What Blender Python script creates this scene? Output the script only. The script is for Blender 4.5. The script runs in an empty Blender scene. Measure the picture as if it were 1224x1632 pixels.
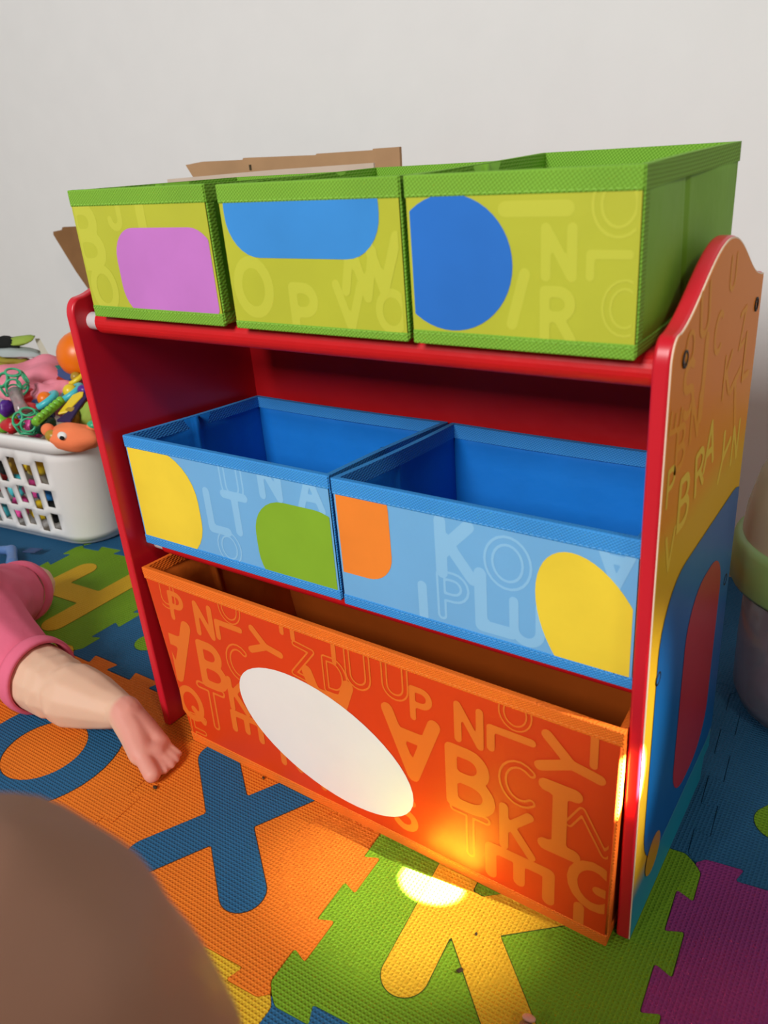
import bpy, bmesh, math, random
from mathutils import Vector, Matrix
random.seed(7)
S = bpy.context.scene
C = S.collection
PI = math.pi

# ------------------------------------------------------------------ camera, world, lights
cam_d = bpy.data.cameras.new('camera'); cam = bpy.data.objects.new('camera', cam_d); C.objects.link(cam)
cam.location = (0.7878, -0.5300, 0.7049)
cam.rotation_euler = (1.13234, 0.07742, 0.59622)
cam_d.sensor_fit = 'VERTICAL'; cam_d.sensor_height = 36.0; cam_d.sensor_width = 27.0
cam_d.lens = 1299.5/1632*36
cam_d.clip_start = 0.01
cam_d.dof.use_dof = True; cam_d.dof.focus_distance = 0.95; cam_d.dof.aperture_fstop = 8.0
S.camera = cam

W = bpy.data.worlds.new('world'); S.world = W; W.use_nodes = True
W.node_tree.nodes['Background'].inputs[0].default_value = (0.93, 0.96, 1.0, 1)
W.node_tree.nodes['Background'].inputs[1].default_value = 0.125

def area(name, loc, target, size, sizey, power, col):
    d = bpy.data.lights.new(name, 'AREA'); d.shape = 'RECTANGLE'; d.size = size; d.size_y = sizey
    d.energy = power; d.color = col
    o = bpy.data.objects.new(name, d); C.objects.link(o); o.location = loc
    o.rotation_euler = (Vector(target)-Vector(loc)).to_track_quat('-Z', 'Y').to_euler()
    return o
# daylight from a large window in front of and left of the shelf
area('window_light', (0.25, -3.1, 2.40), (0.2, 0.3, 0.45), 1.1, 1.1, 127, (1.0, 1.0, 0.99))

# weak warm ceiling lamp on the right side of the room
area('ceiling_lamp', (2.1, -1.1, 2.2), (0.64, 0.1, 0.5), 0.35, 0.35, 11, (1.0, 0.86, 0.70))

def spot(name, target, dist, ang, power, col, rad, blend):
    d = bpy.data.lights.new(name, 'SPOT'); d.spot_size = ang; d.spot_blend = blend; d.energy = power
    d.color = col; d.shadow_soft_size = rad
    o = bpy.data.objects.new(name, d); C.objects.link(o)
    v = Vector((0.99, 0.125, 1.04)).normalized()
    o.location = Vector(target)+v*dist
    o.rotation_euler = (-v).to_track_quat('-Z', 'Y').to_euler()
    return o
# narrow sunbeam that grazes the right panel and lands on the mat, and its soft halo
spot('sunbeam', (0.447, -0.0375, 0), 3.0, math.radians(1.0), 40000, (1.0, 0.95, 0.82), 0.003, 0.35)
spot('sunbeam_halo', (0.43, -0.060, 0), 3.0, math.radians(5.0), 600, (1.0, 0.92, 0.75), 0.008, 1.0)

vs = S.view_settings
vs.view_transform = 'Standard'; vs.look = 'None'; vs.gamma = 1.0; vs.use_curve_mapping = False
vs.exposure = 0.0

# ------------------------------------------------------------------ materials
def lin(c):
    return tuple((x/255/12.92 if x/255 <= 0.04045 else ((x/255+0.055)/1.055)**2.4) for x in c) + (1.0,)
MATS = {}
def mat(name, rgb, rough=0.6, bump=None, bs=0.3, scale=300.0, vary=0.06, spec=0.35, trans=0.0, sss=0.0, coat=0.0, metal=0.0):
    if name in MATS: return MATS[name]
    m = bpy.data.materials.new(name); m.use_nodes = True
    nt = m.node_tree; b = nt.nodes['Principled BSDF']
    b.inputs['Roughness'].default_value = rough
    b.inputs['Specular IOR Level'].default_value = spec
    b.inputs['Transmission Weight'].default_value = trans
    b.inputs['Coat Weight'].default_value = coat
    b.inputs['Metallic'].default_value = metal
    if sss:
        b.inputs['Subsurface Weight'].default_value = sss
        b.inputs['Subsurface Radius'].default_value = (0.012, 0.005, 0.003)
        b.inputs['Subsurface Scale'].default_value = 0.6
    tc = nt.nodes.new('ShaderNodeTexCoord')
    n = nt.nodes.new('ShaderNodeTexNoise'); n.inputs['Scale'].default_value = 14; n.inputs['Detail'].default_value = 5
    nt.links.new(tc.outputs['Object'], n.inputs['Vector'])
    r = nt.nodes.new('ShaderNodeValToRGB')
    c = lin(rgb)
    r.color_ramp.elements[0].position = 0.3; r.color_ramp.elements[1].position = 0.7
    r.color_ramp.elements[0].color = tuple(x*(1-vary) for x in c[:3])+(1,)
    r.color_ramp.elements[1].color = tuple(min(1, x*(1+vary)) for x in c[:3])+(1,)
    nt.links.new(n.outputs['Fac'], r.inputs['Fac'])
    nt.links.new(r.outputs['Color'], b.inputs['Base Color'])
    if bump:
        bp = nt.nodes.new('ShaderNodeBump'); bp.inputs['Strength'].default_value = bs
        if bump == 'noise':
            t = nt.nodes.new('ShaderNodeTexNoise'); t.inputs['Scale'].default_value = scale; t.inputs['Detail'].default_value = 4
            nt.links.new(tc.outputs['Object'], t.inputs['Vector']); h = t.outputs['Fac']
            bp.inputs['Distance'].default_value = 0.004 if scale < 60 else 0.001
        else:
            # woven / embossed relief from two sine waves
            sp = nt.nodes.new('ShaderNodeSeparateXYZ')
            mp = nt.nodes.new('ShaderNodeMapping')
            nt.links.new(tc.outputs['Object'], mp.inputs['Vector']); nt.links.new(mp.outputs['Vector'], sp.inputs[0])
            if bump == 'twill': mp.inputs['Rotation'].default_value = (0.0, math.radians(35), math.radians(20))
            def sine(sock, k):
                a = nt.nodes.new('ShaderNodeMath'); a.operation = 'MULTIPLY'; a.inputs[1].default_value = k
                s = nt.nodes.new('ShaderNodeMath'); s.operation = 'SINE'
                nt.links.new(sock, a.inputs[0]); nt.links.new(a.outputs[0], s.inputs[0]); return s.outputs[0]
            if bump == 'foam':
                s1 = sine(sp.outputs['X'], 2*PI/0.0042); s2 = sine(sp.outputs['Y'], 2*PI/0.0042)
                bp.inputs['Distance'].default_value = 0.0009
                mx = nt.nodes.new('ShaderNodeMath'); mx.operation = 'MAXIMUM'
            else:
                s1 = sine(sp.outputs['X'], 2*PI/0.0022); s2 = sine(sp.outputs['Z'], 2*PI/0.0022)
                bp.inputs['Distance'].default_value = 0.0004
                mx = nt.nodes.new('ShaderNodeMath'); mx.operation = 'ADD'
            nt.links.new(s1, mx.inputs[0]); nt.links.new(s2, mx.inputs[1]); h = mx.outputs[0]
        nt.links.new(h, bp.inputs['Height']); nt.links.new(bp.outputs['Normal'], b.inputs['Normal'])
    MATS[name] = m
    return m

M_wall = mat('wall_paint', (230, 231, 230), 0.7, 'noise', 0.12, 120, 0.012)
M_floor = mat('floor_laminate', (150, 120, 90), 0.5)
M_red = mat('red_lacquer', (206, 26, 44), 0.32, spec=0.5, vary=0.03)
M_redfab = mat('red_fabric', (205, 14, 24), 0.5, 'noise', 0.25, 40, 0.05, spec=0.4)
M_white = mat('white_plastic', (235, 235, 232), 0.35, spec=0.5, vary=0.02)
M_dowel = mat('white_dowel', (240, 240, 240), 0.4, vary=0.01)
M_edge = mat('white_paper_edge', (245, 225, 200), 0.6)
M_greenfab = mat('green_fabric', (120, 172, 50), 0.75, 'twill', 0.5, vary=0.05)
M_greenin = mat('green_lining', (124, 182, 48), 0.65, 'noise', 0.2, 45, 0.06)
M_lime = mat('lime_print', (182, 186, 54), 0.38, 'noise', 0.16, 26, 0.04, spec=0.45)
M_limelet = mat('lime_letter', (192, 195, 66), 0.38, vary=0.02)
M_bluefab = mat('blue_fabric', (56, 146, 220), 0.7, 'twill', 0.4, vary=0.05)
M_bluein = mat('blue_lining', (14, 120, 210), 0.6, 'noise', 0.4, 22, 0.06)
M_sky = mat('sky_print', (112, 176, 226), 0.4, 'noise', 0.16, 26, 0.03, spec=0.45)
M_skylet = mat('sky_letter', (138, 194, 234), 0.4, vary=0.02)
M_orfab = mat('orange_fabric', (238, 112, 24), 0.7, 'twill', 0.4, vary=0.05)
M_orin = mat('orange_lining', (206, 96, 18), 0.7, 'noise', 0.3, 26, 0.06)
M_orprint = mat('orange_print', (216, 60, 14), 0.45, 'noise', 0.1, 26, 0.04, spec=0.4)
M_orlet = mat('orange_letter', (226, 112, 36), 0.45, vary=0.02)
M_stitch = mat('stitch_thread', (150, 205, 80), 0.7)
M_stitchb = mat('stitch_thread_blue', (110, 185, 240), 0.7)
M_stitcho = mat('stitch_thread_orange', (245, 150, 70), 0.7)
M_screw = mat('bronze_screw', (110, 84, 66), 0.35, metal=0.8)
M_dark = mat('dark_hole', (20, 16, 16), 0.6)
F = {
 'orange': mat('foam_orange', (224, 116, 26), 0.75, 'foam', 0.7, vary=0.05, spec=0.25),
 'blue': mat('foam_blue', (34, 92, 132), 0.75, 'foam', 0.7, vary=0.05, spec=0.25),
 'green': mat('foam_green', (110, 152, 24), 0.75, 'foam', 0.7, vary=0.05, spec=0.25),
 'yellow': mat('foam_yellow', (212, 168, 34), 0.75, 'foam', 0.7, vary=0.05, spec=0.25),
 'purple': mat('foam_purple', (140, 48, 118), 0.75, 'foam', 0.7, vary=0.05, spec=0.25),
}

# ------------------------------------------------------------------ helpers
def tag(o, label=None, cat=None, group=None, kind=None):
    if label: o['label'] = label
    if cat: o['category'] = cat
    if group: o['group'] = group
    if kind: o['kind'] = kind
    return o
def empty(name, loc, label, cat, group=None):
    o = bpy.data.objects.new(name, None); C.objects.link(o); o.location = loc; o.empty_display_size = 0.05
    return tag(o, label, cat, group)
def wloc(o):
    v = Vector((0, 0, 0))
    while o is not None:
        v += o.location; o = o.parent
    return v
def link(name, me, m, parent=None, smooth=False):
    """vertices are in world coordinates; shift them under the parent"""
    o = bpy.data.objects.new(name, me); C.objects.link(o)
    if parent is not None:
        o.parent = parent
        me.transform(Matrix.Translation(-wloc(parent)))
    for x in (m if isinstance(m, (list, tuple)) else [m]): me.materials.append(x)
    if smooth:
        for p in me.polygons: p.use_smooth = True
    return o
def pyd(name, v, f, m, parent=None, smooth=False, mi=None):
    me = bpy.data.meshes.new(name); me.from_pydata([tuple(x) for x in v], [], f)
    if mi: me.polygons.foreach_set('material_index', mi)
    me.update()
    return link(name, me, m, parent, smooth)
def frombm(name, bm, m, parent=None, smooth=False):
    me = bpy.data.meshes.new(name); bmesh.ops.recalc_face_normals(bm, faces=bm.faces[:]); bm.to_mesh(me); bm.free()
    return link(name, me, m, parent, smooth)
def bevel(o, w, seg=2):
    b = o.modifiers.new('bevel', 'BEVEL'); b.width = w; b.segments = seg; b.limit_method = 'ANGLE'; b.angle_limit = math.radians(40)
    return o
def box(name, lo, hi, m, parent=None, bv=0.0):
    x0, y0, z0 = lo; x1, y1, z1 = hi
    v = [(x0,y0,z0),(x1,y0,z0),(x1,y1,z0),(x0,y1,z0),(x0,y0,z1),(x1,y0,z1),(x1,y1,z1),(x0,y1,z1)]
    f = [(0,3,2,1),(4,5,6,7),(0,1,5,4),(1,2,6,5),(2,3,7,6),(3,0,4,7)]
    o = pyd(name, v, f, m, parent)
    if bv: bevel(o, bv)
    return o
def prism(name, pts, vec, m, parent=None, bv=0.0, smooth=False):
    """pts: planar 3D outline, extruded along vec"""
    n = len(pts); vec = Vector(vec)
    v = [Vector(p) for p in pts] + [Vector(p)+vec for p in pts]
    f = [tuple(range(n)), tuple(range(2*n-1, n-1, -1))] + [(i, i+n, (i+1) % n+n, (i+1) % n) for i in range(n)]
    me = bpy.data.meshes.new(name); me.from_pydata([tuple(x) for x in v], [], f)
    bm = bmesh.new(); bm.from_mesh(me)
    o = frombm(name, bm, m, parent, smooth)
    if bv: bevel(o, bv)
    return o
def tube(name, pts, r, m, parent=None, n=12, smooth=True, cap=True):
    pts = [Vector(p) for p in pts]; rs = r if isinstance(r, (list, tuple)) else [r]*len(pts)
    v = []; f = []; up = Vector((0, 0, 1))
    for i, p in enumerate(pts):
        d = (pts[min(i+1, len(pts)-1)]-pts[max(i-1, 0)]).normalized()
        a = d.cross(up)
        if a.length < 0.05: a = d.cross(Vector((0, 1, 0)))
        a.normalize(); b = d.cross(a)
        for k in range(n):
            t = 2*PI*k/n; v.append(p+(a*math.cos(t)+b*math.sin(t))*rs[i])
    for i in range(len(pts)-1):
        for k in range(n):
            f.append((i*n+k, i*n+(k+1) % n, (i+1)*n+(k+1) % n, (i+1)*n+k))
    if cap: f += [tuple(range(n-1, -1, -1)), tuple(range((len(pts)-1)*n, len(pts)*n))]
    return pyd(name, v, f, m, parent, smooth)
def lathe(name, prof, c, m, parent=None, n=32, smooth=True, rot=None):
    """prof: (r, z) pairs about the axis through c"""
    c = Vector(c); R = rot or Matrix.Identity(3)
    v = []; f = []
    for r, z in prof:
        for k in range(n):
            a = 2*PI*k/n; v.append(c+R @ Vector((r*math.cos(a), r*math.sin(a), z)))
    for i in range(len(prof)-1):
        for k in range(n):
            f.append((i*n+k, i*n+(k+1) % n, (i+1)*n+(k+1) % n, (i+1)*n+k))
    return pyd(name, v, f, m, parent, smooth)
def ell(name, c, r, m, parent=None, rot=(0, 0, 0), seg=20, ring=12, lump=0.0, seed=0):
    bm = bmesh.new(); bmesh.ops.create_uvsphere(bm, u_segments=seg, v_segments=ring, radius=1.0)
    rr = r if isinstance(r, (list, tuple)) else (r, r, r)
    from mathutils import noise, Euler
    E = Euler(rot).to_matrix()
    for v in bm.verts:
        k = 1+lump*noise.noise(v.co*1.7+Vector((seed*3.1, seed, 0)))
        v.co = Vector(c)+E @ Vector((v.co.x*rr[0]*k, v.co.y*rr[1]*k, v.co.z*rr[2]*k))
    return frombm(name, bm, m, parent, True)
def torus(name, c, R, r, m, parent=None, rot=(0, 0, 0), n=28, k=10):
    from mathutils import Euler
    E = Euler(rot).to_matrix(); c = Vector(c); v = []; f = []
    for i in range(n):
        a = 2*PI*i/n
        for j in range(k):
            b = 2*PI*j/k
            v.append(c+E @ Vector(((R+r*math.cos(b))*math.cos(a), (R+r*math.cos(b))*math.sin(a), r*math.sin(b))))
    for i in range(n):
        for j in range(k):
            f.append((i*k+j, ((i+1) % n)*k+j, ((i+1) % n)*k+(j+1) % k, i*k+(j+1) % k))
    return pyd(name, v, f, m, parent, True)
def sheet(name, c00, c10, c11, c01, m, parent=None, th=0.003, nu=1, nv=1, disp=None, out=0.0, flip=False, smooth=False):
    """a slab between four corners; its outer face lies 'out' beyond them and it is th thick inwards"""
    c00, c10, c11, c01 = map(Vector, (c00, c10, c11, c01))
    nrm = (c10-c00).cross(c01-c00).normalized()
    if flip: nrm = -nrm
    v = []
    for side in (0, 1):
        for j in range(nv+1):
            for i in range(nu+1):
                u, w = i/nu, j/nv
                p = c00*(1-u)*(1-w)+c10*u*(1-w)+c11*u*w+c01*(1-u)*w
                d = disp(u, w) if disp else 0.0
                v.append(p+nrm*(out+d-side*th))
    k = (nu+1)*(nv+1); f = []
    q = lambda i, j, s: s*k+j*(nu+1)+i
    for j in range(nv):
        for i in range(nu):
            f.append((q(i,j,0), q(i+1,j,0), q(i+1,j+1,0), q(i,j+1,0)))
            f.append((q(i,j,1), q(i,j+1,1), q(i+1,j+1,1), q(i+1,j,1)))
    for i in range(nu):
        f.append((q(i,0,0), q(i,0,1), q(i+1,0,1), q(i+1,0,0))); f.append((q(i,nv,0), q(i+1,nv,0), q(i+1,nv,1), q(i,nv,1)))
    for j in range(nv):
        f.append((q(0,j,0), q(0,j+1,0), q(0,j+1,1), q(0,j,1))); f.append((q(nu,j,0), q(nu,j,1), q(nu,j+1,1), q(nu,j+1,0)))
    bm = bmesh.new(); me = bpy.data.meshes.new(name); me.from_pydata([tuple(x) for x in v], [], f); bm.from_mesh(me)
    return frombm(name, bm, m, parent, smooth)
def blob(name, balls, m, parent=None, voxel=0.004, smooth=6):
    """balls: list of chains [(x,y,z,r),...]; the union becomes one continuous surface"""
    bm = bmesh.new()
    for ch in balls:
        pts = []
        for a, b in zip(ch, ch[1:] if len(ch) > 1 else ch):
            L = (Vector(a[:3])-Vector(b[:3])).length
            n = max(1, int(L/(0.22*min(a[3], b[3]))))
            for i in range(n):
                t = i/n; pts.append(tuple(a[k]*(1-t)+b[k]*t for k in range(4)))
        pts.append(ch[-1])
        for x, y, z, r in pts:
            bmesh.ops.create_icosphere(bm, subdivisions=2, radius=r, matrix=Matrix.Translation((x, y, z)))
    o = frombm(name, bm, m, parent, True)
    a = o.modifiers.new('remesh', 'REMESH'); a.mode = 'VOXEL'; a.voxel_size = voxel; a.use_smooth_shade = True
    s = o.modifiers.new('smooth', 'SMOOTH'); s.iterations = smooth; s.factor = 0.5
    return o

# ------------------------------------------------------------------ rounded stroke letters (flat print and foam inserts)
def arc(cx, cy, rx, ry, a0, a1, n=14):
    return [(cx+rx*math.cos(math.radians(a0+(a1-a0)*i/n)), cy+ry*math.sin(math.radians(a0+(a1-a0)*i/n))) for i in range(n+1)]
GLY = {
 'A': [[(0,0),(.38,1),(.76,0)], [(.13,.33),(.63,.33)]],
 'B': [[(0,0),(0,1),(.3,1)]+arc(.3,.76,.24,.24,90,-90,8)+[(0,.52)], [(.3,.52)]+arc(.33,.26,.3,.26,90,-90,8)+[(0,0)]],
 'C': [arc(.4,.5,.4,.5,50,310)],
 'D': [[(0,0),(0,1),(.25,1)]+arc(.25,.5,.4,.5,90,-90)+[(0,0)]],
 'E': [[(.55,1),(0,1),(0,0),(.55,0)], [(0,.5),(.45,.5)]],
 'F': [[(.55,1),(0,1),(0,0)], [(0,.5),(.45,.5)]],
 'G': [arc(.42,.5,.42,.5,50,350)+[(.84,.45),(.5,.45)]],
 'H': [[(0,0),(0,1)], [(.7,0),(.7,1)], [(0,.5),(.7,.5)]],
 'I': [[(0,1),(.4,1)], [(.2,1),(.2,0)], [(0,0),(.4,0)]],
 'l': [[(0,0),(0,1)]],
 'J': [[(.5,1),(.5,.3)]+arc(.25,.25,.25,.25,0,-180,8)],
 'K': [[(0,0),(0,1)], [(.55,1),(.02,.45)], [(.18,.55),(.6,0)]],
 'L': [[(0,1),(0,0),(.55,0)]],
 'N': [[(0,0),(0,1),(.6,0),(.6,1)]],
 'O': [arc(.42,.5,.42,.5,0,360,22)],
 'P': [[(0,0),(0,1),(.3,1)]+arc(.3,.74,.27,.26,90,-90,8)+[(0,.48)]],
 'Q': [arc(.42,.5,.42,.5,0,360,22), [(.5,.35),(.85,0)]],
 'R': [[(0,0),(0,1),(.3,1)]+arc(.3,.74,.27,.26,90,-90,8)+[(0,.48)], [(.3,.48),(.6,0)]],
 'S': [arc(.3,.75,.28,.25,30,270,10)+arc(.3,.25,.28,.25,90,-150,10)],
 'T': [[(0,1),(.7,1)], [(.35,1),(.35,0)]],
 'U': [[(0,1),(0,.32)]+arc(.32,.32,.32,.32,180,360,10)+[(.64,1)]],
 'V': [[(0,1),(.36,0),(.72,1)]],
 'Y': [[(0,1),(.35,.5),(.7,1)], [(.35,.5),(.35,0)]],
 'Z': [[(0,1),(.6,1),(0,0),(.6,0)]],
}
def glyph(ch, x, y, h, rot=0.0):
    g = GLY[ch]; w = max(p[0] for s in g for p in s)
    ca, sa = math.cos(math.radians(rot)), math.sin(math.radians(rot)); out = []
    for s in g:
        out.append([(x+((px-w/2)*ca-(py-.5)*sa)*h, y+((px-w/2)*sa+(py-.5)*ca)*h) for px, py in s])
    return out
def stroke_faces(strokes, hw, inner=0.0):
    """one clean flat mesh over round-ended strokes: contour of the distance to the strokes (marching squares).
    inner > 0 leaves the middle of the stroke open, so only an outline remains"""
    import numpy as np
    A = np.array([a for s in strokes for a in s[:-1]]); B = np.array([b for s in strokes for b in s[1:]])
    lo = np.minimum(A.min(0), B.min(0))-hw*1.3; hi = np.maximum(A.max(0), B.max(0))+hw*1.3
    cell = min(hw/2.2, 0.0032) if not inner else min((hw-inner)/1.5, 0.003)
    nx, ny = [int(math.ceil(v/cell))+1 for v in (hi-lo)]
    X, Y = np.meshgrid(lo[0]+cell*np.arange(nx), lo[1]+cell*np.arange(ny), indexing='ij')
    D = np.full(X.shape, 1e9)
    for (ax, ay), (bx, by) in zip(A, B):
        dx, dy = bx-ax, by-ay; L2 = max(dx*dx+dy*dy, 1e-12)
        t = np.clip(((X-ax)*dx+(Y-ay)*dy)/L2, 0, 1)
        D = np.minimum(D, np.hypot(X-ax-t*dx, Y-ay-t*dy))
    val = hw-D if not inner else np.minimum(hw-D, D-inner)
    polys = []
    for i in range(nx-1):
        for j in range(ny-1):
            c = [(i,j),(i+1,j),(i+1,j+1),(i,j+1)]; f = [val[k] for k in c]
            if max(f) <= 0: continue
            P = []
            for k in range(4):
                p, q = c[k], c[(k+1) % 4]; a, b = f[k], f[(k+1) % 4]
                if a > 0: P.append((X[p], Y[p]))
                if (a > 0) != (b > 0):
                    t = a/(a-b); P.append((X[p]+(X[q]-X[p])*t, Y[p]+(Y[q]-Y[p])*t))
            if len(P) > 2: polys.append([(float(u), float(v)) for u, v in P])
    return polys
def flat_print(name, layers, frame, clip, mats, parent):
    """layers: [(polys, offset, material index)]; frame(x,z,off)->3D; clip: x0,x1,z0,z1 in print coordinates"""
    bm = bmesh.new()
    for polys, off, mi in layers:
        for P in polys:
            try: fc = bm.faces.new([bm.verts.new((p[0], p[1], off)) for p in P])
            except ValueError: continue
            fc.material_index = mi
    bmesh.ops.remove_doubles(bm, verts=bm.verts[:], dist=1e-7)
    for co, no in (((clip[0],0,0),(-1,0,0)), ((clip[1],0,0),(1,0,0)), ((0,clip[2],0),(0,-1,0)), ((0,clip[3],0),(0,1,0))):
        bmesh.ops.bisect_plane(bm, geom=bm.verts[:]+bm.edges[:]+bm.faces[:], plane_co=co, plane_no=no, clear_outer=True)
    if not bm.faces: bm.free(); return None
    for v in bm.verts: v.co = frame(v.co.x, v.co.y, v.co.z)
    me = bpy.data.meshes.new(name); bm.to_mesh(me); bm.free()
    return link(name, me, mats, parent)

# ------------------------------------------------------------------ the room
tag(box('wall_back', (-4.5, 0.80, -0.012), (4.5, 0.92, 2.7), M_wall), kind='structure')
tag(box('floor', (-4.5, -6.0, -0.06), (4.5, 0.80, -0.012), M_floor), kind='structure')
tag(box('wall_left', (-3.12, -6.0, -0.012), (-3.0, 0.80, 2.7), M_wall), kind='structure')

# ------------------------------------------------------------------ foam mat: a slightly pulled grid of jigsaw tiles
GX = [-1.18, -0.875, -0.568, -0.262, 0.074, 0.381, 0.678, 0.985, 1.29]
GY = [-0.82, -0.52, -0.215, 0.088, 0.395, 0.70]
def gv(i, j):
    """grid corner with the mat's own skew (tiles at the right turn a little)"""
    x, y = GX[i], GY[j]
    k = max(0.0, (x+0.3)/1.0)
    t = 0.052*min(1.6, k)
    yy = y+(x-0.381)*0.065 if x > 0.2 else y+(0.2-0.381)*0.065+(x-0.2)*(-0.02 if y > 0 else 0.05)
    return Vector((x-(y+0.215)*t*1.0, yy, 0))
GV = {(i, j): gv(i, j) for i in range(len(GX)) for j in range(len(GY))}
GV.update({(5,2): Vector((.383,-.215,0)), (6,3): Vector((.667,.121,0)), (6,2): Vector((.688,-.19,0)), (4,2): Vector((.079,-.235,0)),
           (3,3): Vector((-.268,.052,0)), (3,4): Vector((-.258,.345,0)), (2,4): Vector((-.572,.30,0)), (2,3): Vector((-.567,.02,0)),
           (4,3): Vector((.062,.052,0)), (5,3): Vector((.368,.088,0)), (6,4): Vector((.640,.425,0)), (7,3): Vector((.965,.165,0)),
           (7,2): Vector((.99,-.14,0))})
TAB = 0.0085
def edge_pts(a, b, s):
    """jigsaw profile from corner a to b; s = which way the first tab goes"""
    d = (b-a); L = d.length; d.normalize(); n = Vector((-d.y, d.x, 0)); k = 7
    pts = [a.copy()]; seg = L/k; fl = 0.0035
    cur = 0.0
    for i in range(k):
        off = s*TAB*(1 if i % 2 == 0 else -1)
        t0 = i*seg; t1 = (i+1)*seg
        e0 = 0.010 if i == 0 else (-fl if True else 0)
        e1 = -0.010 if i == k-1 else fl
        pts.append(a+d*(t0+e0)+n*off); pts.append(a+d*(t1+e1)+n*off)
    pts.append(b.copy())
    return pts
def rounded(pts, r=0.003):
    out = []; n = len(pts)
    for i in range(n):
        p0, p, p1 = pts[i-1], pts[i], pts[(i+1) % n]
        a = (p0-p); b = (p1-p)
        ra = min(r, a.length*.45); rb = min(r, b.length*.45)
        if a.length < 1e-6 or b.length < 1e-6: continue
        A = p+a.normalized()*ra; B = p+b.normalized()*rb
        out += [A, (A+2*p+B)/4, B]
    return out
ESIGN = {('v',6,2): -1, ('v',5,2): 1, ('h',5,3): 1, ('h',6,3): 1, ('h',4,2): -1, ('h',5,2): -1}
def tile(i, j, colour, label, insert=None, icol=None, hw=0.024):
    sv = lambda a, b: ESIGN.get(('v', a, b), 1 if (a+b) % 2 else -1)
    sh = lambda a, b: ESIGN.get(('h', a, b), 1 if (a+b) % 2 else -1)
    bot = edge_pts(GV[i,j], GV[i+1,j], sh(i,j)); rgt = edge_pts(GV[i+1,j], GV[i+1,j+1], sv(i+1,j))
    top = edge_pts(GV[i,j+1], GV[i+1,j+1], sh(i,j+1))[::-1]; lft = edge_pts(GV[i,j], GV[i,j+1], sv(i,j))[::-1]
    loop = bot[:-1]+rgt[:-1]+top[:-1]+lft[:-1]
    c = sum((GV[a] for a in ((i,j),(i+1,j),(i+1,j+1),(i,j+1))), Vector())/4
    loop = [p+(c-p).normalized()*0.0003 for p in rounded(loop)]
    e = empty('foam_tile', (c.x, c.y, -0.0118), label, 'foam mat', 'foam alphabet mat tiles')
    prism('tile_body', [(p.x, p.y, -0.0118) for p in loop], (0, 0, 0.0118), F[colour], e, bv=0.0008)
    if insert:
        strokes = insert
        def layer(nm, w, ztop, zlow, m):
            bm = bmesh.new()
            for P in stroke_faces(strokes, w): bm.faces.new([bm.verts.new((p[0], p[1], ztop)) for p in P])
            bmesh.ops.remove_doubles(bm, verts=bm.verts[:], dist=1e-6)
            rim_ = [ed for ed in bm.edges if len(ed.link_faces) == 1]
            r_ = bmesh.ops.extrude_edge_only(bm, edges=rim_)
            for g_ in r_['geom']:
                if isinstance(g_, bmesh.types.BMVert): g_.co.z = zlow
            return frombm(nm, bm, m, e)
        layer('letter_insert', hw, 0.0007, -0.004, F[icol])
        layer('insert_joint', hw+0.0008, 0.0002, -0.003, mat('joint_'+colour, tuple(int(x*0.35) for x in {'orange':(232,118,14),'green':(118,164,20),'blue':(32,96,140),'yellow':(222,176,26),'purple':(140,48,118)}[colour]), 0.8))
    return e
X1 = [[(.156,-.166),(.252,.012)], [(.284,-.147),(.112,-.010)]]
K1 = [[(.478,-.136),(.458,.045)], [(.493,-.048),(.600,-.148)], [(.505,-.052),(.600,.030)]]
O1 = [arc(-.103,-.116,.078,.082,0,360,40)]
H1 = [[(-.366,.088),(-.362,.285)], [(-.492,.065),(-.482,.235)], [(-.366,.172),(-.49,.165)]]
tile(4, 2, 'orange', 'orange foam tile with a blue letter X in front of the toy shelf', X1, 'blue', 0.0245)
tile(5, 2, 'green', 'green foam tile with a yellow letter K lit by the sun spot', K1, 'yellow', 0.0225)
tile(3, 2, 'orange', 'orange foam tile with a blue letter O under the baby leg', O1, 'blue', 0.0245)
tile(2, 3, 'green', 'green foam tile with a yellow letter H beside the laundry basket', H1, 'yellow', 0.0225)
tile(3, 3, 'blue', 'blue foam tile with a green insert left of the toy shelf', [[(-.175,.125),(-.10,.22)], [(-.10,.22),(-.03,.125)]], 'green', 0.022)
tile(6, 2, 'purple', 'purple foam tile at the lower right corner')
tile(6, 3, 'blue', 'blue foam tile with a green insert below the plastic jar', [[(.73,.215),(.80,.33)], [(.80,.33),(.88,.22)]], 'green', 0.025)
tile(5, 3, 'blue', 'plain blue foam tile under the right panel of the toy shelf')
tile(4, 1, 'yellow', 'yellow foam tile below the orange X tile')
tile(5, 1, 'blue', 'dark blue foam tile at the bottom edge below the green K tile')
tile(2, 4, 'blue', 'blue foam tile behind the H tile under the basket')
tile(1, 3, 'blue', 'blue foam tile at the left edge under the basket front')
tile(1, 4, 'green', 'green foam tile hidden under the laundry basket')
tile(3, 4, 'blue', 'blue foam tile behind the toy shelf at left')
tile(4, 3, 'yellow', 'yellow foam tile under the toy shelf')
tile(2, 2, 'yellow', 'yellow foam tile under the baby')
tile(3, 1, 'blue', 'blue foam tile below the O tile')
tile(6, 1, 'green', 'green foam tile below the purple tile')
tile(6, 4, 'blue', 'blue foam tile under the plastic jar')
tile(4, 4, 'orange', 'orange foam tile behind the toy shelf')
tile(5, 4, 'blue', 'dark blue foam tile behind the right side of the toy shelf')
tile(1, 2, 'purple', 'purple foam tile left of the baby')
tile(7, 3, 'orange', 'orange foam tile right of the jar')

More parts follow.
